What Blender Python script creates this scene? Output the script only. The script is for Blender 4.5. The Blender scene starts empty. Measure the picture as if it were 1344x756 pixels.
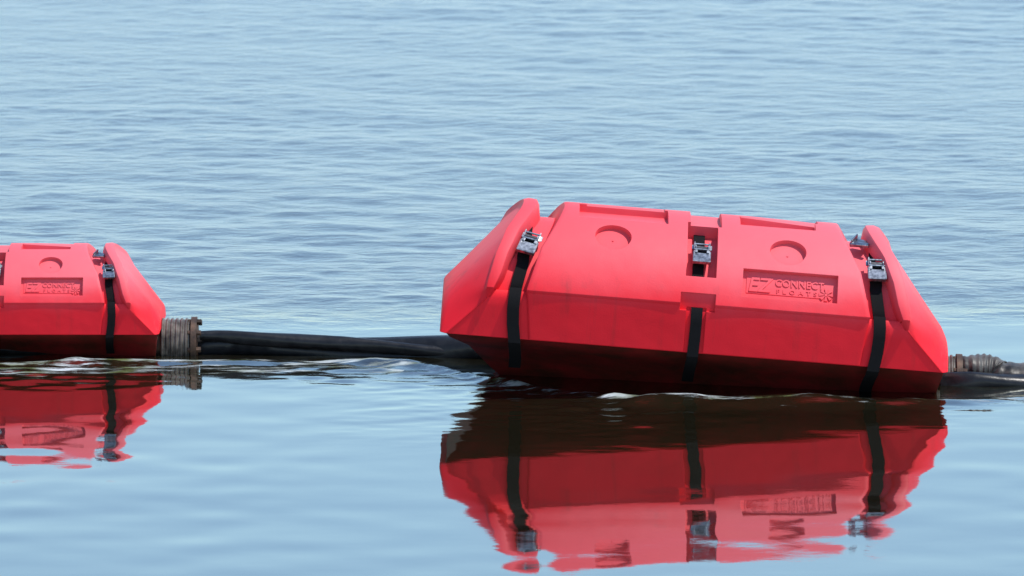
import bpy, bmesh, math, random
import numpy as np
from mathutils import Vector, Matrix

R_ = math.radians
scene = bpy.context.scene
col = scene.collection

# ------------------------------------------------------------------ camera
cam_d = bpy.data.cameras.new('camera')
cam_d.sensor_width = 36.0
cam_d.lens = 241.07
cam_d.clip_start = 0.1
cam_d.clip_end = 9000.0
cam = bpy.data.objects.new('camera', cam_d)
cam.location = (0.0, -21.19, 3.143)
cam.rotation_euler = (R_(90 - 7.50), 0, 0)
col.objects.link(cam)
scene.camera = cam
cam_d.dof.use_dof = True
cam_d.dof.focus_distance = 21.5
cam_d.dof.aperture_fstop = 10.0

# ------------------------------------------------------------------ sky and sun
SUN_EL, SUN_AZ = 65.0, 100.0          # azimuth measured clockwise from +Y (away from the camera) towards +X
world = bpy.data.worlds.new('World')
scene.world = world
world.use_nodes = True
wn = world.node_tree.nodes
wl = world.node_tree.links
wn.clear()
sky = wn.new('ShaderNodeTexSky')
sky.sky_type = 'NISHITA'
sky.sun_disc = False
sky.sun_elevation = R_(SUN_EL)
sky.sun_rotation = R_(SUN_AZ)
sky.altitude = 0.0
sky.air_density = 1.0
sky.dust_density = 0.0
sky.ozone_density = 1.3
bg = wn.new('ShaderNodeBackground')
bg.inputs['Strength'].default_value = 0.14
wo = wn.new('ShaderNodeOutputWorld')
wl.new(sky.outputs[0], bg.inputs['Color'])
wl.new(bg.outputs[0], wo.inputs['Surface'])

sun_d = bpy.data.lights.new('sun', 'SUN')
sun_d.energy = 3.15
sun_d.angle = R_(0.53)
sun_d.color = (1.0, 0.96, 0.90)
sun = bpy.data.objects.new('sun', sun_d)
to_sun = Vector((math.sin(R_(SUN_AZ)) * math.cos(R_(SUN_EL)),
                 math.cos(R_(SUN_AZ)) * math.cos(R_(SUN_EL)),
                 math.sin(R_(SUN_EL))))
sun.rotation_euler = to_sun.to_track_quat('Z', 'Y').to_euler()
sun.location = to_sun * 30
col.objects.link(sun)

vs = scene.view_settings
vs.view_transform = 'Standard'
vs.look = 'None'
vs.exposure = 0.66
vs.gamma = 1.0
vs.use_curve_mapping = False
scene.render.resolution_x = 1024
scene.render.resolution_y = 576

# ------------------------------------------------------------------ materials
def new_mat(name):
    m = bpy.data.materials.new(name)
    m.use_nodes = True
    nt = m.node_tree
    b = nt.nodes['Principled BSDF']
    return m, nt, b

def noise(nt, scale, detail=3.0, rough=0.55, coord='Object', vec_scale=None):
    tc = nt.nodes.new('ShaderNodeTexCoord')
    n = nt.nodes.new('ShaderNodeTexNoise')
    n.inputs['Scale'].default_value = scale
    n.inputs['Detail'].default_value = detail
    n.inputs['Roughness'].default_value = rough
    if vec_scale:
        mp = nt.nodes.new('ShaderNodeMapping')
        mp.inputs['Scale'].default_value = vec_scale
        nt.links.new(tc.outputs[coord], mp.inputs['Vector'])
        nt.links.new(mp.outputs[0], n.inputs['Vector'])
    else:
        nt.links.new(tc.outputs[coord], n.inputs['Vector'])
    return n

def ramp(nt, src, stops):
    r = nt.nodes.new('ShaderNodeValToRGB')
    e = r.color_ramp.elements
    while len(e) < len(stops):
        e.new(0.5)
    for i, (p, c) in enumerate(stops):
        e[i].position = p
        e[i].color = (*c, 1.0) if len(c) == 3 else c
    nt.links.new(src, r.inputs['Fac'])
    return r

def red_plastic(name='red_polyethylene', edge=0.003):
    m, nt, b = new_mat(name)
    n1 = noise(nt, 3.0, 4.0)
    base = ramp(nt, n1.outputs['Fac'], [(0.3, (0.74, 0.010, 0.020)), (0.7, (0.79, 0.014, 0.026))])
    # fine chalky scuffs, streaked round the shell
    n2 = noise(nt, 60.0, 6.0, 0.7, vec_scale=(1.0, 0.12, 0.12))
    sc = ramp(nt, n2.outputs['Fac'], [(0.62, (0, 0, 0)), (0.80, (1, 1, 1))])
    n3 = noise(nt, 5.0, 2.0)
    sm = ramp(nt, n3.outputs['Fac'], [(0.45, (0, 0, 0)), (0.75, (0.8, 0.8, 0.8))])
    mul = nt.nodes.new('ShaderNodeMath'); mul.operation = 'MULTIPLY'
    nt.links.new(sc.outputs[0], mul.inputs[0]); nt.links.new(sm.outputs[0], mul.inputs[1])
    mix = nt.nodes.new('ShaderNodeMix'); mix.data_type = 'RGBA'
    nt.links.new(mul.outputs[0], mix.inputs[0])
    nt.links.new(base.outputs[0], mix.inputs[6])
    mix.inputs[7].default_value = (0.78, 0.09, 0.11, 1)
    # faint rain and drip streaks running down the shell
    n7 = noise(nt, 26.0, 4.0, 0.6, vec_scale=(1.0, 1.0, 0.07))
    dr = ramp(nt, n7.outputs['Fac'], [(0.52, (0, 0, 0)), (0.78, (0.85, 0.85, 0.85))])
    n8 = noise(nt, 9.0, 5.0, 0.7)
    dp = ramp(nt, n8.outputs['Fac'], [(0.42, (0.1, 0.1, 0.1)), (0.70, (1, 1, 1))])
    dm = nt.nodes.new('ShaderNodeMath'); dm.operation = 'MULTIPLY'
    nt.links.new(dr.outputs[0], dm.inputs[0]); nt.links.new(dp.outputs[0], dm.inputs[1])
    mixd = nt.nodes.new('ShaderNodeMix'); mixd.data_type = 'RGBA'
    nt.links.new(dm.outputs[0], mixd.inputs[0]); nt.links.new(mix.outputs[2], mixd.inputs[6])
    mixd.inputs[7].default_value = (0.30, 0.022, 0.022, 1)
    # sunlit pink of the crown painted in, with blotchy chalking strongest towards one end
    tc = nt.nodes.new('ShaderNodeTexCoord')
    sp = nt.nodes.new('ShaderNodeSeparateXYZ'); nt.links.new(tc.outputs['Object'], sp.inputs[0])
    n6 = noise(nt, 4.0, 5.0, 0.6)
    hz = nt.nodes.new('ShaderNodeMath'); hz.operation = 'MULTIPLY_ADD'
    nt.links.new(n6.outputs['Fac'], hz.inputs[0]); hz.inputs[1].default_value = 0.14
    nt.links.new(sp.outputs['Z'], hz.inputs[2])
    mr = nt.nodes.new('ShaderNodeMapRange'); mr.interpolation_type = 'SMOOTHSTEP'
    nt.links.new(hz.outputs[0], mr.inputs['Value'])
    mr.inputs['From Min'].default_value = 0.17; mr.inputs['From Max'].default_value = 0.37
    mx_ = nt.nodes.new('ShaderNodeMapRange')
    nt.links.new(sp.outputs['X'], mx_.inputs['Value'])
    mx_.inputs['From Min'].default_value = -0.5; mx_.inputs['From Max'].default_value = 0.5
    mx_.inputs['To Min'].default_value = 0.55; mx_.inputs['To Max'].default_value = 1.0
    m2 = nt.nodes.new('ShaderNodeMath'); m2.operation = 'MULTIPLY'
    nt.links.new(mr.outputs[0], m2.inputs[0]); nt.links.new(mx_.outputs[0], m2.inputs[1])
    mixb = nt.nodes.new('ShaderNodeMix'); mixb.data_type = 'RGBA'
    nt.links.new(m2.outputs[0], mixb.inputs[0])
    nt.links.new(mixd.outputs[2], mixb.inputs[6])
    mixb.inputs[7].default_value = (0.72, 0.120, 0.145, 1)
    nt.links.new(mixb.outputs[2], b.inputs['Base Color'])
    rr = ramp(nt, n1.outputs['Fac'], [(0.3, (0.50,) * 3), (0.7, (0.58,) * 3)])
    nt.links.new(rr.outputs[0], b.inputs['Roughness'])
    b.inputs['Specular IOR Level'].default_value = 0.17
    bev = nt.nodes.new('ShaderNodeBevel'); bev.samples = 6
    bev.inputs['Radius'].default_value = edge
    n4 = noise(nt, 220.0, 3.0)
    n5 = noise(nt, 7.0, 2.0)
    add = nt.nodes.new('ShaderNodeMath'); add.operation = 'MULTIPLY_ADD'
    nt.links.new(n5.outputs['Fac'], add.inputs[0]); add.inputs[1].default_value = 9.0
    nt.links.new(n4.outputs['Fac'], add.inputs[2])
    bp = nt.nodes.new('ShaderNodeBump')
    bp.inputs['Strength'].default_value = 0.35
    bp.inputs['Distance'].default_value = 0.0012
    nt.links.new(add.outputs[0], bp.inputs['Height'])
    nt.links.new(bev.outputs[0], bp.inputs['Normal'])
    nt.links.new(bp.outputs[0], b.inputs['Normal'])
    return m

def plain(name, c0, c1, rough, scale=20.0, metallic=0.0, bump=0.0, vec_scale=None, spec=0.5):
    m, nt, b = new_mat(name)
    n = noise(nt, scale, 4.0, 0.6, vec_scale=vec_scale)
    r = ramp(nt, n.outputs['Fac'], [(0.35, c0), (0.68, c1)])
    nt.links.new(r.outputs[0], b.inputs['Base Color'])
    b.inputs['Roughness'].default_value = rough
    b.inputs['Metallic'].default_value = metallic
    b.inputs['Specular IOR Level'].default_value = spec
    if bump:
        bp = nt.nodes.new('ShaderNodeBump')
        bp.inputs['Strength'].default_value = 0.6
        bp.inputs['Distance'].default_value = bump
        nt.links.new(n.outputs['Fac'], bp.inputs['Height'])
        nt.links.new(bp.outputs[0], b.inputs['Normal'])
    return m

def webbing():
    m, nt, b = new_mat('black_webbing')
    tc = nt.nodes.new('ShaderNodeTexCoord')
    w = nt.nodes.new('ShaderNodeTexWave'); w.wave_type = 'BANDS'; w.bands_direction = 'Z'
    w.inputs['Scale'].default_value = 160.0
    w.inputs['Distortion'].default_value = 1.5
    nt.links.new(tc.outputs['Object'], w.inputs['Vector'])
    bp = nt.nodes.new('ShaderNodeBump'); bp.inputs['Strength'].default_value = 0.5
    bp.inputs['Distance'].default_value = 0.001
    nt.links.new(w.outputs['Fac'], bp.inputs['Height'])
    nt.links.new(bp.outputs[0], b.inputs['Normal'])
    b.inputs['Base Color'].default_value = (0.006, 0.006, 0.007, 1)
    b.inputs['Roughness'].default_value = 0.8
    b.inputs['Specular IOR Level'].default_value = 0.12
    return m

def water_mat():
    m, nt, b = new_mat('murky_river_water')
    nd, lk = nt.nodes, nt.links
    nd.remove(b)
    out = nd['Material Output']
    # capillary ripples, carried by the chop map of the sheet (calm in the lee of the floats)
    at = nd.new('ShaderNodeAttribute'); at.attribute_name = 'chop'
    n1 = noise(nt, 14.0, 4.0, 0.6, vec_scale=(0.7, 1.0, 1.0))
    mul = nd.new('ShaderNodeMath'); mul.operation = 'MULTIPLY'
    lk.new(n1.outputs['Fac'], mul.inputs[0]); lk.new(at.outputs['Fac'], mul.inputs[1])
    bp = nd.new('ShaderNodeBump'); bp.inputs['Strength'].default_value = 1.0
    bp.inputs['Distance'].default_value = 0.009
    lk.new(mul.outputs[0], bp.inputs['Height'])
    # murky body
    n0 = noise(nt, 0.5, 3.0)
    c = ramp(nt, n0.outputs['Fac'], [(0.35, (0.009, 0.008, 0.004)), (0.65, (0.014, 0.011, 0.005))])
    # sky glints on the wake painted as broken pale streaks, with green scum
    fo = nd.new('ShaderNodeAttribute'); fo.attribute_name = 'glint_scum'
    n2 = noise(nt, 11.0, 6.0, 0.7, vec_scale=(0.40, 1.9, 1.0))
    nb = nd.new('ShaderNodeMath'); nb.operation = 'MULTIPLY'; nb.inputs[1].default_value = 0.75
    lk.new(n2.outputs['Fac'], nb.inputs[0])
    th = nd.new('ShaderNodeMath'); th.operation = 'MULTIPLY_ADD'
    lk.new(fo.outputs['Fac'], th.inputs[0]); th.inputs[1].default_value = 0.24
    lk.new(nb.outputs[0], th.inputs[2])
    fm = ramp(nt, th.outputs[0], [(0.585, (0, 0, 0)), (0.66, (1, 1, 1))])
    n3 = noise(nt, 6.0, 3.0)
    fc = ramp(nt, n3.outputs['Fac'], [(0.38, (0.10, 0.12, 0.05)), (0.52, (0.34, 0.38, 0.37)), (0.7, (0.58, 0.63, 0.66))])
    mx = nd.new('ShaderNodeMix'); mx.data_type = 'RGBA'
    lk.new(fm.outputs[0], mx.inputs[0]); lk.new(c.outputs[0], mx.inputs[6]); lk.new(fc.outputs[0], mx.inputs[7])
    df = nd.new('ShaderNodeBsdfDiffuse')
    lk.new(mx.outputs[2], df.inputs['Color'])
    gl = nd.new('ShaderNodeBsdfGlossy'); gl.inputs['Roughness'].default_value = 0.03
    gl.inputs['Color'].default_value = (0.795, 0.86, 0.835, 1)
    rg = nd.new('ShaderNodeMath'); rg.operation = 'MULTIPLY_ADD'
    lk.new(at.outputs['Fac'], rg.inputs[0]); rg.inputs[1].default_value = 0.25; rg.inputs[2].default_value = 0.02
    lk.new(rg.outputs[0], gl.inputs['Roughness'])
    lk.new(bp.outputs[0], gl.inputs['Normal'])
    fr = nd.new('ShaderNodeFresnel'); fr.inputs['IOR'].default_value = 1.33
    lk.new(bp.outputs[0], fr.inputs['Normal'])
    pw = nd.new('ShaderNodeMath'); pw.operation = 'POWER'; pw.inputs[1].default_value = 0.46
    lk.new(fr.outputs[0], pw.inputs[0])
    fi = nd.new('ShaderNodeMath'); fi.operation = 'MULTIPLY_ADD'
    lk.new(fm.outputs[0], fi.inputs[0]); fi.inputs[1].default_value = -0.75; fi.inputs[2].default_value = 1.0
    pm = nd.new('ShaderNodeMath'); pm.operation = 'MULTIPLY'
    lk.new(pw.outputs[0], pm.inputs[0]); lk.new(fi.outputs[0], pm.inputs[1])
    ms = nd.new('ShaderNodeMixShader')
    lk.new(pm.outputs[0], ms.inputs[0]); lk.new(df.outputs[0], ms.inputs[1]); lk.new(gl.outputs[0], ms.inputs[2])
    lk.new(ms.outputs[0], out.inputs['Surface'])
    return m

M = {
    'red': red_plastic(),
    'red_fine': red_plastic('red_polyethylene_fine_edges', 0.001),
    'hull': plain('shade_toned_underside', (0.060, 0.014, 0.008), (0.190, 0.012, 0.012), 0.6, 7.0, 0.0, 0.004, spec=0.12),  # dark shade painted into the red underside, mottled by noise
    'web': webbing(),
    'steel': plain('zinc_plated_steel', (0.14, 0.15, 0.17), (0.48, 0.50, 0.53), 0.32, 90.0, 1.0),
    'dark_steel': plain('dark_oiled_steel', (0.03, 0.03, 0.035), (0.10, 0.10, 0.11), 0.45, 60.0, 0.7),
    'rubber': plain('wet_black_rubber', (0.004, 0.004, 0.005), (0.013, 0.013, 0.014), 0.36, 30.0, 0.0, 0.003, spec=0.35),
    'grey_hose': plain('scuffed_grey_rubber', (0.010, 0.010, 0.009), (0.10, 0.092, 0.08), 0.45, 18.0, 0.0, 0.006, spec=0.3),
    'rust': plain('rusty_steel', (0.022, 0.013, 0.008), (0.10, 0.052, 0.028), 0.6, 26.0, 0.2, 0.003),
    'cuff': plain('weathered_grey_cuff', (0.035, 0.028, 0.022), (0.17, 0.145, 0.12), 0.4, 22.0, 0.0, 0.003),
    'water': water_mat(),
}

# ------------------------------------------------------------------ helpers
def link(name, me, mat, parent=None, smooth=None):
    if mat is not None:
        me.materials.clear(); me.materials.append(mat)
    o = bpy.data.objects.new(name, me)
    col.objects.link(o)
    if parent is not None:
        o.parent = parent
    if smooth is not None:
        me.polygons.foreach_set('use_smooth', [True] * len(me.polygons))
        me.set_sharp_from_angle(angle=R_(smooth))
    return o

def mesh_of(name, verts, faces):
    me = bpy.data.meshes.new(name)
    me.from_pydata([tuple(v) for v in verts], [], faces)
    bm = bmesh.new(); bm.from_mesh(me)
    bmesh.ops.recalc_face_normals(bm, faces=bm.faces)
    bm.to_mesh(me); bm.free()
    me.update()
    return me

def tag(o, label, cat, group=None, kind=None):
    o['label'] = label
    if cat: o['category'] = cat
    if group: o['group'] = group
    if kind: o['kind'] = kind

def loft(name, rows, cap=True, loop=False):
    """rows of equal length; quads between; rows may be closed loops; ends fanned shut."""
    n = len(rows[0]); V = []; F = []
    for r in rows: V += list(r)
    for i in range(len(rows) - 1):
        for j in range(n if loop else n - 1):
            k = (j + 1) % n
            F.append((i * n + j, i * n + k, (i + 1) * n + k, (i + 1) * n + j))
    if cap:
        F.append(tuple(range(n)))
        F.append(tuple((len(rows) - 1) * n + j for j in range(n)))
    return mesh_of(name, V, F)

def box_mesh(name, sx, sy, sz, M4=None, bevel=0.0):
    bm = bmesh.new()
    bmesh.ops.create_cube(bm, size=1.0)
    bmesh.ops.scale(bm, vec=(sx, sy, sz), verts=bm.verts)
    if bevel:
        bmesh.ops.bevel(bm, geom=list(bm.edges), offset=bevel, segments=2, affect='EDGES', profile=0.5)
    if M4 is not None:
        bmesh.ops.transform(bm, matrix=M4, verts=bm.verts)
    me = bpy.data.meshes.new(name); bm.to_mesh(me); bm.free()
    return me

def cyl_mesh(name, r, h, M4=None, seg=32):
    bm = bmesh.new()
    bmesh.ops.create_cone(bm, cap_ends=True, segments=seg, radius1=r, radius2=r, depth=h)
    if M4 is not None:
        bmesh.ops.transform(bm, matrix=M4, verts=bm.verts)
    me = bpy.data.meshes.new(name); bm.to_mesh(me); bm.free()
    return me

def join_meshes(name, meshes):
    bm = bmesh.new()
    for me in meshes: bm.from_mesh(me)
    out = bpy.data.meshes.new(name); bm.to_mesh(out); bm.free()
    return out

def tube(name, pts, radii, seg=16, squash=None, sub=8, wob=0.0, seed=0, ribs=0.0):
    """catmull-rom tube through pts with varying radius; squash = vertical factor"""
    rnd = random.Random(seed)
    P = [Vector(p) for p in pts]
    P = [P[0] * 2 - P[1]] + P + [P[-1] * 2 - P[-2]]
    Rr = [radii[0]] + list(radii) + [radii[-1]]
    C = []; W = []
    for i in range(1, len(P) - 2):
        for k in range(sub):
            t = k / sub
            p0, p1, p2, p3 = P[i - 1:i + 3]
            C.append(0.5 * ((2 * p1) + (p2 - p0) * t + (2 * p0 - 5 * p1 + 4 * p2 - p3) * t * t + (3 * p1 - p0 - 3 * p2 + p3) * t ** 3))
            W.append(Rr[i] * (1 - t) + Rr[i + 1] * t)
    C.append(P[-2]); W.append(Rr[-2])
    rows = []
    ph = [rnd.uniform(0, 6.28) for _ in range(4)]
    for i, c in enumerate(C):
        d = (C[min(i + 1, len(C) - 1)] - C[max(i - 1, 0)]).normalized()
        side = d.cross(Vector((0, 0, 1))).normalized(); up = side.cross(d)
        row = []
        for j in range(seg):
            a = 2 * math.pi * j / seg
            r = W[i] * (1 + wob * (math.sin(3 * a + i * 0.25 + ph[0]) * 0.5 + math.sin(2 * a - i * 0.17 + ph[1]) * 0.5))
            r *= 1 + ribs * (1 if i % 4 < 2 else -1)
            q = squash if squash else 1.0
            row.append(c + side * math.cos(a) * r + up * math.sin(a) * r * q)
        rows.append(row)
    return loft(name, rows, True, True)

def boolean(me, cutters):
    o = bpy.data.objects.new('tmp_body', me); col.objects.link(o)
    tmp = []
    for c in cutters:
        co = bpy.data.objects.new('tmp_cut', c); col.objects.link(co); tmp.append(co)
        md = o.modifiers.new('b', 'BOOLEAN'); md.operation = 'DIFFERENCE'; md.solver = 'EXACT'; md.object = co
    dg = bpy.context.evaluated_depsgraph_get(); dg.update()
    out = bpy.data.meshes.new_from_object(o.evaluated_get(dg))
    bpy.data.objects.remove(o)
    for t in tmp: bpy.data.objects.remove(t)
    return out

# ------------------------------------------------------------------ water sheet
def axis(lo, hi, fine_lo, fine_hi, step, grow):
    mid = np.arange(fine_lo, fine_hi + step / 2, step)
    def out(start, end):
        v = []; s = step; p = start
        while p < end:
            s *= grow; p += s; v.append(p)
        return np.array(v)
    up = out(fine_hi, hi)
    dn = -out(-fine_lo, -lo)[::-1]
    return np.concatenate([dn, mid, up])

def build_water():
    xs = axis(-4000, 4000, -3.8, 3.8, 0.02, 1.09)
    y1 = np.arange(-3.7, 2.0, 0.0125)
    ys = [2.0]; s = 0.0125
    while ys[-1] < 21.0:
        s = min(s * 1.004, 0.05); ys.append(ys[-1] + s)
    while ys[-1] < 6000.0:
        s *= 1.12; ys.append(ys[-1] + s)
    dn = []; s = 0.0125; p = -3.7
    while p > -60.0:
        s *= 1.10; p -= s; dn.append(p)
    ys = np.concatenate([np.array(dn[::-1]), y1, np.array(ys)])
    X, Y = np.meshgrid(xs, ys)
    rng = np.random.default_rng(5)

    def waves(n, lmin, lmax, slope, spread, main):
        """sum of n short-crested sinusoids; total rms slope = slope"""
        Z = np.zeros_like(X)
        for _ in range(n):
            lam = math.exp(rng.uniform(math.log(lmin), math.log(lmax)))
            a = main + rng.normal(0, spread)
            k = 2 * math.pi / lam
            amp = slope * math.sqrt(2.0 / n) / k
            Z += amp * np.sin(k * (X * math.sin(a) + Y * math.cos(a)) + rng.uniform(0, 6.283))
        return Z
    def smooth(t): t = np.clip(t, 0, 1); return t * t * (3 - 2 * t)

    # far waves fade out where the sheet becomes coarse
    lod = smooth((40.0 - Y) / 19.0) * smooth((5.6 - np.abs(X)) / 1.8) * smooth((Y + 12.0) / 6.0)
    line = 1.35 + 0.10 * np.sin(X * 1.3)                        # the hose line damps the chop
    chop = smooth((Y - line) / 1.2)
    gust = 0.80 + 0.40 * np.sin(X * 0.55 + 0.21 * Y + 1.0) * np.sin(Y * 0.33 - 0.2 * X)
    Z = lod * chop * gust * (waves(30, 0.40, 1.5, 0.014, 0.8, 0.25) + waves(70, 0.15, 0.45, 0.030, 1.0, 0.1) + (0.5 + 0.5 * np.sin(1.1 * X + 0.4 * Y) * np.sin(0.8 * Y - 0.5 * X)) * waves(60, 0.09, 0.20, 0.040, 1.0, 0.0))
    # lee side: long gentle undulation and a few fine parallel ripples
    Z += lod * (1 - 0.6 * chop) * waves(14, 0.6, 2.0, 0.0030, 0.5, 0.0)
    patch = 0.35 + 0.65 * smooth(0.5 + 0.9 * np.sin(X * 1.7 + 0.8) * np.sin(Y * 0.9 + 0.4 * X))
    Z += lod * (1 - chop) * patch * (waves(16, 0.20, 0.50, 0.0075, 0.55, 0.05))
    # wake of small steep ripples washing along the hose and the front of the big float
    wx = np.array([-5.0, -2.4, -1.6, -1.1, -0.6, -0.28, -0.12, 0.1, 0.35, 0.9, 1.45, 1.75, 2.6, 5.0])
    wy = np.array([0.77, 0.78, 0.79, 0.84, 0.85, 0.76, 0.50, 0.20, -0.03, -0.07, -0.04, 0.16, 0.22, 0.25])
    path = np.interp(X, wx, wy)
    d = Y - path
    wake = np.exp(-(d / 0.11) ** 2) + 0.55 * np.exp(-((d + 0.24) / 0.26) ** 2) * (0.25 + 0.75 * smooth((0.5 - X) / 0.5)) + 0.20 * np.exp(-((Y + 0.25) / 0.55) ** 2) * np.exp(-((X - 0.05) / 0.50) ** 2)
    wake *= lod * (0.55 + 0.45 * np.sin(X * 2.3 + 0.6) * np.sin(X * 5.1))
    Z += wake * waves(40, 0.07, 0.22, 0.16, 0.7, 0.0)
    # the low bow wave itself, broken along its length
    crest = np.exp(-((d - 0.015 * np.sin(X * 9.0)) / 0.045) ** 2) * (0.5 + 0.5 * np.sin(X * 4.1 + 0.9) * np.sin(X * 9.7 + 2.0))
    swell = np.exp(-((d + 0.02) / 0.10) ** 2) * smooth((X - 0.05) / 0.5) * smooth((1.45 - X) / 0.7) * (0.8 + 0.2 * np.sin(X * 5.3 + 0.4))
    Z += lod * (0.018 * crest + 0.026 * swell)
    chopmap = (0.015 + 0.985 * chop) * lod + (1 - lod) * 0.6
    chopmap = np.clip(chopmap + 0.5 * wake, 0, 1)

    ny, nx = X.shape
    co = np.stack([X, Y, Z], -1).reshape(-1, 3).astype(np.float32)
    idx = np.arange(ny * nx, dtype=np.int32).reshape(ny, nx)
    quads = np.stack([idx[:-1, :-1], idx[:-1, 1:], idx[1:, 1:], idx[1:, :-1]], -1).reshape(-1, 4)
    me = bpy.data.meshes.new('water')
    me.vertices.add(len(co)); me.vertices.foreach_set('co', co.ravel())
    me.loops.add(quads.size); me.loops.foreach_set('vertex_index', quads.ravel())
    me.polygons.add(len(quads))
    me.polygons.foreach_set('loop_start', np.arange(0, quads.size, 4, dtype=np.int32))
    me.polygons.foreach_set('use_smooth', np.ones(len(quads), dtype=bool))
    me.update(calc_edges=True)
    at = me.attributes.new('chop', 'FLOAT', 'POINT')
    at.data.foreach_set('value', chopmap.ravel().astype(np.float32))
    glint_scum = (np.exp(-((d - 0.02) / 0.07) ** 2) * (0.85 + 0.15 * np.sin(X * 3.1 + 1.3)) + 0.72 * np.exp(-((d + 0.20) / 0.16) ** 2) * smooth((0.25 - X) / 0.4) + 0.35 * np.exp(-((d + 0.10) / 0.12) ** 2)) * lod  # mask for the painted sky glints and scum along the wake
    at = me.attributes.new('glint_scum', 'FLOAT', 'POINT')
    at.data.foreach_set('value', np.clip(glint_scum, 0, 1).ravel().astype(np.float32))
    o = link('water', me, M['water'])
    o['kind'] = 'structure'
    print('water quads', len(quads), X.shape)
build_water()

# ------------------------------------------------------------------ the red float
S = 1.0 / 420.0            # drawing units of the float to metres
L, W, ZC = 670.0, 156.0, 66.0
A0, RAD = R_(68), 160.0
YC = -W + RAD * math.sin(A0)
ZA = ZC - RAD * math.cos(A0)

def arc_pt(phi, inset=0.0):
    return (YC - (RAD - inset) * math.sin(phi), ZA + (RAD - inset) * math.cos(phi))

def phi_for(v):
    lo, hi = 0.0, A0
    for _ in range(50):
        m = (lo + hi) / 2
        y, z = arc_pt(m)
        if 0.989 * z + 0.148 * (y + W) > v: lo = m
        else: hi = m
    return lo

def front_profile(wall_inset, arc_inset, lip=0.0, n=18, z0=0.0):
    """(y, z) from the lower front edge over the top centre, front half only"""
    pts = [(-W + wall_inset, z0), (-W + wall_inset, 20.0), (-W + wall_inset, 40.0), (-W + wall_inset, 52.0)]
    if lip:
        pts += [(-W + wall_inset, ZC - 4.0), (-W + lip, ZC - 2.6)]
    else:
        pts += [(-W + wall_inset + (arc_inset - wall_inset) * 0.45, ZC - 4.0)]
    for i in range(n + 1):
        phi = A0 * (1 - i / n)
        pts.append(arc_pt(phi, arc_inset))
    return pts

def arch(pts):
    return pts + [(-y, z) for (y, z) in reversed(pts)]

def lerp_tab(x, tab):
    for (a, b), (c, d) in zip(tab, tab[1:]):
        if x <= c: return b + (d - b) * max(0.0, (x - a)) / (c - a)
    return tab[-1][1]

def V3(u, y, z): return ((u - L / 2) * S, y * S, z * S)

U_OUT = [(0, 9), (50, 58), (70, 57), (110, 66), (140, 78), (166, 98)]
FIN_W = [(0, 0), (50, 0), (58, 7), (80, 15), (166, 20)]

def shell_mesh():
    full = arch(front_profile(5.0, 0.0))
    inset = arch(front_profile(5.0, 23.0))
    def rows(side):
        f = (lambda u: u) if side < 0 else (lambda u: L - u)
        n = len(full)
        end = []; end_r = []
        cum = [0.0]
        for (p, q) in zip(full, full[1:]): cum.append(cum[-1] + math.hypot(q[0] - p[0], q[1] - p[1]))
        for j, (y, z) in enumerate(full):
            th = math.pi * cum[j] / cum[-1]
            cx, sz = math.cos(th), math.sin(th)
            yy = -math.copysign(abs(cx) ** 0.62, cx) * W
            zz = abs(sz) ** 0.62
            if j in (0, n - 1): zz = 0.0
            nose = 46.0 if side < 0 else 33.0
            end.append(V3(f(0.0), yy * (0.88 - 0.2 * zz), zz * nose))
            end_r.append(V3(f(2.0), yy * (0.92 - 0.2 * zz), zz * (nose + 4.0)))
        # the end facet meets the fin a little below its crest: a rolled lip
        c = []; cl = []
        for (y, z), (yi, zi) in zip(full, inset):
            k = min(1.0, max(0.0, (z - 50.0) / 30.0)) * 0.42
            c.append(V3(f(lerp_tab(z, U_OUT) - 1.5), y + (yi - y) * k, z + (zi - z) * k))
            cl.append(V3(f(lerp_tab(z, U_OUT) - 0.5), y + (yi - y) * 0.15 * k, z + (zi - z) * 0.15 * k))
        # a rounded crest on the fin
        c2 = []; b = []; b2 = []; a = []
        for (y, z), (yi, zi) in zip(full, inset):
            fw = lerp_tab(z, FIN_W); uo = lerp_tab(z, U_OUT)
            c2.append(V3(f(uo + 0.35 * fw), y * 1.006, z * 1.006))
            b.append(V3(f(uo + 0.85 * fw + 0.3), y, z))
            b2.append(V3(f(uo + fw + 0.6), y + (yi - y) * 0.25, z + (zi - z) * 0.25))
            a.append(V3(f(uo + fw + 3.0), yi, zi))
        # the slanting end: rows eased from the rounded nose to the rim so that the facet stays fair
        mids = []
        ev = [Vector(p) for p in end_r]; cv = [Vector(p) for p in c]
        for t in (0.14, 0.28, 0.42, 0.56, 0.70, 0.84, 0.93):
            r = [e.lerp(q, t) for e, q in zip(ev, cv)]
            for _ in range(int(9 * (1 - t) * min(1.0, t * 6)) + 1):
                r = [r[0]] + [(r[k - 1] + r[k] * 2 + r[k + 1]) / 4 for k in range(1, n - 1)] + [r[-1]]
            mids.append([tuple(p) for p in r])
        return [end, end_r] + mids + [c, cl, c2, b, b2, a]
    rs = rows(-1) + rows(1)[::-1]
    return loft('shell', rs, True, False), rs

def close_bottom(rs, name):
    # loft rows are open arches; stitch the underside between first and last vertex of each row
    n = len(rs[0]); V = []; F = []
    for r in rs: V += list(r)
    for i in range(len(rs) - 1):
        for j in range(n - 1):
            F.append((i * n + j, i * n + j + 1, (i + 1) * n + j + 1, (i + 1) * n + j))
        F.append((i * n + n - 1, i * n, (i + 1) * n, (i + 1) * n + n - 1))
    F.append(tuple(range(n)))
    F.append(tuple((len(rs) - 1) * n + j for j in range(n)))
    return mesh_of(name, V, F)

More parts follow.
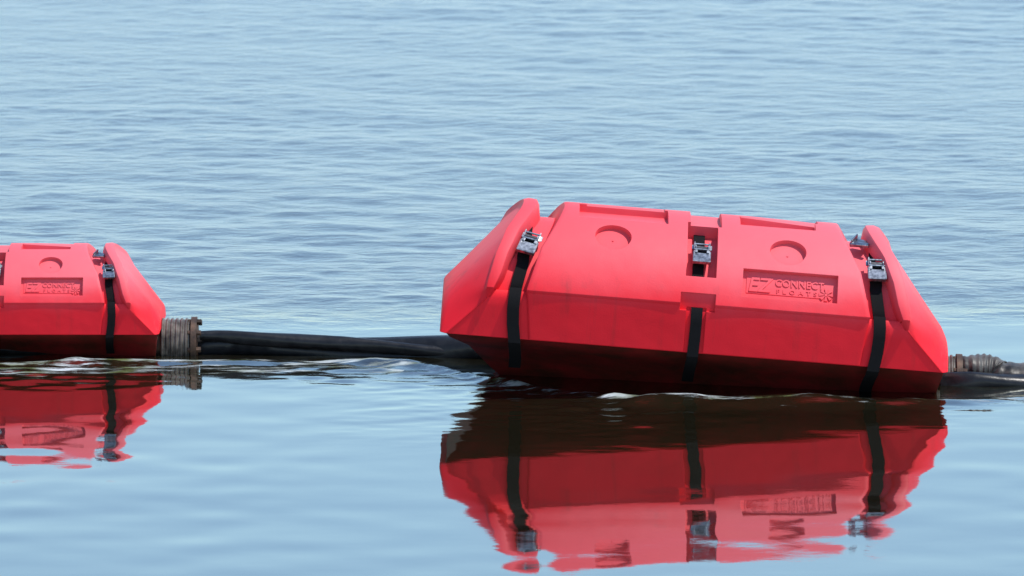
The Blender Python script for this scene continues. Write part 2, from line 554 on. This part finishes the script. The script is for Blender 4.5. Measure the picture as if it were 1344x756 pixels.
def frame_at(u, v, depth=0.0):
    """matrix whose X runs along the float, Y up the slope, Z out of the surface"""
    phi = phi_for(v)
    y, z = arc_pt(phi, depth)
    nrm = Vector((0, -math.sin(phi), math.cos(phi)))
    up = Vector((0, math.cos(phi), math.sin(phi)))
    m = Matrix.Identity(4)
    m.col[0][:3] = (1, 0, 0); m.col[1][:3] = up; m.col[2][:3] = nrm
    m.col[3][:3] = V3(u, y, z)
    return m

def body_mesh():
    pr = arch(front_profile(3.0, 0.0, lip=0.0, n=26, z0=1.0))
    # lip: push the crease line out over the wall
    fp = front_profile(1.6, 0.0, lip=0.6, n=26, z0=1.0)
    pr = arch(fp)
    U_END = [(0, 117), (52, 111), (66, 109), (120, 124), (166, 152)]
    def row(f, grow=0.0, inn=0.0):
        r = []
        for (y, z) in pr:
            cy, cz = 0.0, 60.0
            yy = y - inn * (1 if y > 0 else -1) * (1 if z < 150 else 0.0)
            zz = z - inn * max(0.0, (z - 66) / 100.0)
            r.append(V3(f(lerp_tab(z, U_END) + grow), yy, zz))
        return r
    left = lambda u: u
    right = lambda u: L - u
    rs = [row(left, 0.0, 2.0), row(left, 2.0, 0.4), row(left, 6.0), row(right, 6.0), row(right, 2.0, 0.4), row(right, 0.0, 2.0)]
    me = close_bottom(rs, 'body')
    cut = []
    # round moulding recesses
    for (u, v) in ((218, 146), (449, 144)):
        m = frame_at(u, v)
        cut.append(cyl_mesh('cut', 24 * S, 18 * S, m, 48))
    # name panel
    m = frame_at(453.5, 99)
    cut.append(box_mesh('cut', 125 * S, 41 * S, 20 * S, m))
    # slot for the middle ratchet
    p0, p1 = phi_for(101), phi_for(174)
    m = frame_at(336, 140)
    y0, z0 = arc_pt(p0); y1, z1 = arc_pt(p1)
    q = []
    cut_v = []
    for (uu, w2) in ((336, 20),):
        for ph in (p0, p1):
            for rr in (-30, 40):
                y, z = YC - (RAD + rr) * math.sin(ph), ZA + (RAD + rr) * math.cos(ph)
                for s in (-1, 1):
                    cut_v.append(V3(uu + s * w2, y, z))
    f = [(0, 1, 3, 2), (4, 6, 7, 5), (0, 4, 5, 1), (2, 3, 7, 6), (0, 2, 6, 4), (1, 5, 7, 3)]
    cut.append(mesh_of('cut', cut_v, f))
    # step under the bridge and the groove for the middle strap
    def bx(u0, u1, y0, y1, z0, z1, rot=None):
        me = box_mesh('cut', (u1 - u0) * S, (y1 - y0) * S, (z1 - z0) * S)
        mm = Matrix.Translation(V3((u0 + u1) / 2, (y0 + y1) / 2, (z0 + z1) / 2))
        if rot: mm = mm @ Matrix.Rotation(rot, 4, 'Y')
        me.transform(mm); return me
    cut.append(bx(311, 357, -W - 20, -W + 7, 56, 79))
    cut.append(bx(320, 346, -W - 20, -W + 9, -8, 60))
    # trays along the crown, and the saddle over the slot
    top = ZA + RAD
    cut.append(bx(172, 290, -62, 6, top - 11, top + 30))
    cut.append(bx(182, 286, -22, 60, top - 2.5, top + 30))
    cut.append(bx(386, 486, -46, 6, top - 12, top + 30, R_(1.2)))
    cut.append(bx(388, 490, -10, 70, top - 4.0, top + 20, R_(3.2)))
    cut.append(bx(320, 361, -60, 80, top - 11, top + 30))
    return boolean(me, cut)

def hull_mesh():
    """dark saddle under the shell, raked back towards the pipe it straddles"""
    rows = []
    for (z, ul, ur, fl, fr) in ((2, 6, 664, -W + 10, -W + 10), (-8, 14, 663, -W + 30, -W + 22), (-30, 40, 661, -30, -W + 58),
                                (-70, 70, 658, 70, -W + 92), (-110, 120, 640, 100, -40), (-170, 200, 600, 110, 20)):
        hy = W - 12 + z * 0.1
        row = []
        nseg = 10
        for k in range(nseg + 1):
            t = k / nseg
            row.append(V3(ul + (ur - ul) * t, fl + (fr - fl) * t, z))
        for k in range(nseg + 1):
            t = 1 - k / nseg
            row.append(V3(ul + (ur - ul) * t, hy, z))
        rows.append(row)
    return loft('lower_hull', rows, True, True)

def strap_mesh(uc, half, off=2.6, thick=2.2, arc_inset=23.0, wall_inset=5.0, sway=0.0, short=False):
    pts = front_profile(wall_inset, arc_inset, n=22, z0=-4.0)
    pts = [(-W + 90, -46.0), (-W + 60, -30.0), (-W + 34, -17.0), (-W + 11, -7.0)] + pts
    pts = arch(pts)
    n = len(pts); rows = []
    for i, (y, z) in enumerate(pts):
        a = pts[max(i - 1, 0)]; b = pts[min(i + 1, n - 1)]
        t = Vector((b[0] - a[0], b[1] - a[1])).normalized()
        nr = Vector((-t.y, t.x))
        u = uc + sway * math.sin(z / 66.0 * 2.6) * (1 if z < 100 else 0.6) + 0.05 * max(z - 66, 0) * (1 if uc < 330 else -1) * (0 if abs(uc - 335) < 30 else 1)
        o0 = Vector((y, z)) + nr * off; o1 = o0 + nr * thick
        rows.append([V3(u - half, *o0), V3(u + half, *o0), V3(u + half, *o1), V3(u - half, *o1)])
    return loft('strap', rows, True, True)

def text_mesh(body, size, extrude, xs=1.0, space=1.0, shear=0.0):
    cu = bpy.data.curves.new('txt', 'FONT')
    cu.body = body; cu.size = size; cu.extrude = extrude; cu.space_character = space; cu.shear = shear
    cu.align_x = 'LEFT'; cu.align_y = 'BOTTOM_BASELINE'; cu.resolution_u = 3
    cu.offset = size * 0.012
    o = bpy.data.objects.new('txt', cu); col.objects.link(o)
    dg = bpy.context.evaluated_depsgraph_get(); dg.update()
    me = bpy.data.meshes.new_from_object(o.evaluated_get(dg))
    bpy.data.objects.remove(o)
    me.transform(Matrix.Scale(xs, 4, (1, 0, 0)))
    return me

def fit(me, x0, x1, y0, y1):
    v = [q.co for q in me.vertices]
    ax0, ax1 = min(p.x for p in v), max(p.x for p in v)
    ay0, ay1 = min(p.y for p in v), max(p.y for p in v)
    sx = (x1 - x0) / (ax1 - ax0); sy = (y1 - y0) / (ay1 - ay0)
    for q in me.vertices:
        q.co.x = x0 + (q.co.x - ax0) * sx
        q.co.y = y0 + (q.co.y - ay0) * sy
    return me

def buckle(parent, u, v, side_tilt=0.0, depth=19.0, sc=0.85, back=False):
    """ratchet buckle: two side plates, handle plate, spool, cross bar, hinge lip"""
    m = frame_at(u, v, depth - 9.0) @ Matrix.Rotation(side_tilt, 4, 'Z') @ Matrix.Scale(S * sc, 4)
    T = Matrix.Translation
    meshes = []
    for s in (-1, 1):
        meshes.append(join_meshes('side_plate', [box_mesh('p', 1.6, 44, 9, m @ T((s * 12.0, 2, 1.5)), 0.3),
                      box_mesh('p', 5.0, 10, 1.6, m @ T((s * 13.6, 18, -2)), 0.3)]))
    b = link('ratchet_buckle', box_mesh('ratchet_buckle', 22.4, 30, 1.4, m @ T((0, 0, -2.6)), 0.3), M['steel'], parent)
    for sp_me in meshes: link('side_plate', sp_me, M['steel'], b)
    # handle: bent plate with side cheeks, folded down
    hm = m @ T((0, -11, 5.5)) @ Matrix.Rotation(R_(-7), 4, 'X')
    h = [box_mesh('p', 27, 21, 1.8, hm, 0.5), box_mesh('p', 27, 2.2, 5.5, hm @ T((0, -10.6, -2.2)), 0.5),
         box_mesh('p', 1.6, 26, 6.5, hm @ T((-13.6, 2, -2.6)), 0.3), box_mesh('p', 1.6, 26, 6.5, hm @ T((13.6, 2, -2.6)), 0.3)]
    link('handle', join_meshes('handle', h), M['steel'], b)
    rx = Matrix.Rotation(R_(90), 4, 'Y')
    sp = [cyl_mesh('p', 4.6, 22, m @ T((0, 11, 2.5)) @ rx, 20), box_mesh('p', 23, 12, 1.2, m @ T((0, 12, -3)))]
    link('spool', join_meshes('spool', sp), M['dark_steel'], b, 40)
    bars = [cyl_mesh('p', 1.5, 27, m @ T((0, 20.5, 3.5)) @ rx, 12), cyl_mesh('p', 1.4, 25, m @ T((0, 6.0, 6.5)) @ rx, 12)]
    link('cross_bar', join_meshes('cross_bar', bars), M['steel'], b, 40)
    for s in (-1, 1):
        pm = m @ T((s * 9.3, 2.5, 5.6))
        link('pawl', join_meshes('pawl', [box_mesh('p', 4.2, 8, 2.6, pm, 0.6)]), M['steel'], b)
    for s in (-1, 1):
        link('ratchet_wheel', cyl_mesh('ratchet_wheel', 6.3, 1.4, m @ T((s * 10.0, 11, 3)) @ rx, 14), M['steel'], b)
    return b

def build_float():
    root = bpy.data.objects.new('pipe_float', None); col.objects.link(root)
    root.empty_display_size = 0.1
    _, rs = shell_mesh()
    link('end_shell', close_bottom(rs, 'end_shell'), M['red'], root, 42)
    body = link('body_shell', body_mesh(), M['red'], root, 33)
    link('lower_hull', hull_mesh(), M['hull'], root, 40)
    for uc, sway in ((98, -4.5), (333, 1.0), (571, 4.0)):
        mid = uc == 333
        link('strap', strap_mesh(uc, 8.0 if not mid else 7.5, sway=sway, wall_inset=5.0 if not mid else 6.5, short=(uc == 98)), M['web'], root, 40)
    buckle(root, 108, 133, R_(-14))
    buckle(root, 336, 139, R_(0), depth=21.0, sc=0.82)
    buckle(root, 567, 134, R_(3))
    # steel hook and folded tail lying in the end channels above the ratchets
    for u, s in ((545, -1),):
        m = frame_at(u, 172, 11) @ Matrix.Rotation(R_(20 * s), 4, 'Z') @ Matrix.Scale(S, 4)
        T = Matrix.Translation
        hk = [box_mesh('p', 20, 22, 2, m @ T((0, 4, 0)), 0.6), box_mesh('p', 2, 24, 10, m @ T((-9, 2, 3)), 0.5),
              cyl_mesh('p', 3.2, 26, m @ T((2, -8, 3)) @ Matrix.Rotation(R_(80), 4, 'Y'), 14)]
        link('strap_hook', join_meshes('strap_hook', hk), M['steel'], root, 40)
    # raised moulded lettering in the panel floor
    pf = frame_at(453.5, 99, 10.0) @ Matrix.Scale(S, 4)
    def raised(name, me, lift=0.0):
        me.transform(pf @ Matrix.Translation((0, 0, lift)))
        return link(name, me, M['red_fine'], body)
    def plate(x0, x1, y0, y1, h):
        return box_mesh('p', x1 - x0, y1 - y0, h, Matrix.Translation(((x0 + x1) / 2, (y0 + y1) / 2, h / 2)))
    pl = plate(-57, 44, -11.0, 13.8, 0.9)
    raised('logo_plate', pl)
    raised('raised_lettering', fit(text_mesh('EZ', 20, 0.9, shear=0.18), -54, -22, -8.8, 11.8), 1.45)
    raised('raised_lettering', fit(text_mesh('CONNECT', 12, 0.8, space=1.05), -19, 45, 1.2, 11.8), 1.4)
    raised('raised_lettering', fit(text_mesh('FLOATS', 8, 0.6, space=1.8), -17, 36, -8.8, -2.6), 1.3)
    # the burst emblem: a ring of eight wedges round a small boss
    em = []
    for k in range(8):
        a = k * math.pi / 4
        mm = Matrix.Translation((48, -5.5, 0.6)) @ Matrix.Rotation(a, 4, 'Z') @ Matrix.Translation((5.0, 0, 0))
        wv = [(-2.4, -0.8, 0), (4.2, -2.2, 0), (4.2, 2.2, 0), (-2.4, 0.8, 0)]
        wm = mesh_of('w', [(x, y, z + dz) for dz in (0.0, 1.2) for (x, y, z) in wv],
                     [(0, 1, 2, 3), (7, 6, 5, 4), (0, 4, 5, 1), (1, 5, 6, 2), (2, 6, 7, 3), (3, 7, 4, 0)])
        wm.transform(mm); em.append(wm)
    em.append(cyl_mesh('c', 2.2, 2.0, Matrix.Translation((48, -5.5, 0.9)), 12))
    raised('burst_emblem', join_meshes('burst_emblem', em))
    # central gate marks in the round recesses
    for (u, v) in ((218, 146), (449, 144)):
        link('moulding_nub', cyl_mesh('moulding_nub', 1.3 * S, 2.0 * S, frame_at(u, v, 9.0), 10), M['red'], body)
    return root

def copy_tree(o, parent=None):
    c = o.copy(); col.objects.link(c); c.parent = parent
    for ch in [x for x in bpy.data.objects if x.parent == o]:
        copy_tree(ch, c)
    return c

big = build_float()
small = copy_tree(big)
big.location = (0.569, 0.371, 0.147)
big.rotation_euler = (0, R_(4.6), 0)
tag(big, 'large red plastic pipe float tilted down to the right, three black ratchet straps', 'float', 'red floats along the hose')
small.location = (-1.684, 1.10, 0.087)
small.scale = (0.674,) * 3
tag(small, 'smaller level red plastic float farther back, cut off by the left edge', 'float', 'red floats along the hose')

# ------------------------------------------------------------------ hoses and pipe ends
def hose(name, pts, radii, mat, label, cat, **kw):
    o = link(name, tube(name, pts, radii, **kw), mat, None, 50)
    tag(o, label, cat)
    return o

hose('black_hose',
     [(-1.75, 1.10, 0.02), (-1.14, 1.09, 0.014), (-0.95, 1.08, 0.016), (-0.7, 1.06, 0.006), (-0.42, 1.03, 0.004), (-0.2, 1.00, 0.020), (0.05, 0.94, 0.04), (0.45, 0.72, 0.03), (0.9, 0.50, 0.02), (1.3, 0.42, 0.02)],
     [0.054, 0.054, 0.060, 0.056, 0.060, 0.070, 0.076, 0.07, 0.06, 0.05],
     M['rubber'], 'thick wet black hose lying in the water between the two floats', 'hose', wob=0.2, seed=3, squash=0.72)
hose('thin_black_hose',
     [(-1.02, 1.02, 0.062), (-0.95, 1.02, 0.060), (-0.85, 1.01, 0.054), (-0.7, 1.00, 0.046), (-0.55, 0.99, 0.040), (-0.42, 0.98, 0.030), (-0.28, 0.96, 0.020), (-0.12, 0.95, 0.010), (0.05, 0.92, -0.01), (0.3, 0.8, -0.05)],
     [0.016, 0.018, 0.022, 0.024, 0.024, 0.022, 0.020, 0.019, 0.018, 0.018],
     M['rubber'], 'thin black hose resting on top of the thick hose near the small float', 'hose', seed=4, wob=0.12)
def pipe_end(loc, sc, label_flange, label_cuff, tilt=0.0):
    root = bpy.data.objects.new('pipe_end', None); col.objects.link(root)
    root.location = loc; root.scale = (sc,) * 3; root.rotation_euler = (0, tilt, 0)
    rx = Matrix.Rotation(R_(90), 4, 'Y')
    T = Matrix.Translation
    link('pipe', cyl_mesh('pipe', 0.075, 0.30, T((-0.06, 0, 0)) @ rx, 32), M['rust'], root, 40)
    link('flange', cyl_mesh('flange', 0.098, 0.022, T((0.075, 0, 0)) @ rx, 36), M['rust'], root, 40)
    for k in range(8):
        a = k * math.pi / 4 + 0.2
        link('bolt', cyl_mesh('bolt', 0.011, 0.05, T((0.078, 0.083 * math.cos(a), 0.083 * math.sin(a))) @ rx, 6), M['rust'], root)
    rows = []
    for i in range(25):
        x = -0.05 + i * 0.0045
        r = 0.088 + (0.006 if i % 4 in (1, 2) else 0.0)
        rows.append([(x, r * math.cos(2 * math.pi * j / 28), r * math.sin(2 * math.pi * j / 28)) for j in range(28)])
    link('ribbed_cuff', loft('ribbed_cuff', rows, True, True), M['cuff'], root, 50)
    tag(root, label_flange, 'pipe')
    return root

pipe_end((-1.105, 1.06, 0.034), 0.86, 'rusty flanged pipe end with ribbed grey cuff beside the small float', '')
pipe_end((1.355, 0.42, 0.005), 0.86, 'grey and rusty flanged pipe end beside the large float', '', R_(3))
hose('grey_hose',
     [(1.39, 0.42, 0.028), (1.47, 0.42, 0.032), (1.53, 0.42, 0.026), (1.60, 0.41, 0.010), (1.95, 0.42, 0.0), (2.5, 0.45, -0.02)],
     [0.055, 0.068, 0.060, 0.066, 0.058, 0.05],
     M['grey_hose'], 'scuffed grey black hose leaving the right end of the large float', 'hose', wob=0.10, seed=9, sub=14, seg=24, squash=0.8, ribs=0.035)
hose('wet_black_hose',
     [(1.36, 0.33, 0.005), (1.46, 0.32, 0.012), (1.56, 0.33, 0.004), (1.70, 0.35, -0.006), (2.0, 0.36, -0.02)],
     [0.028, 0.034, 0.036, 0.034, 0.03],
     M['rubber'], 'wet black hose low in the water against the scuffed grey hose', 'hose', wob=0.18, seed=12)
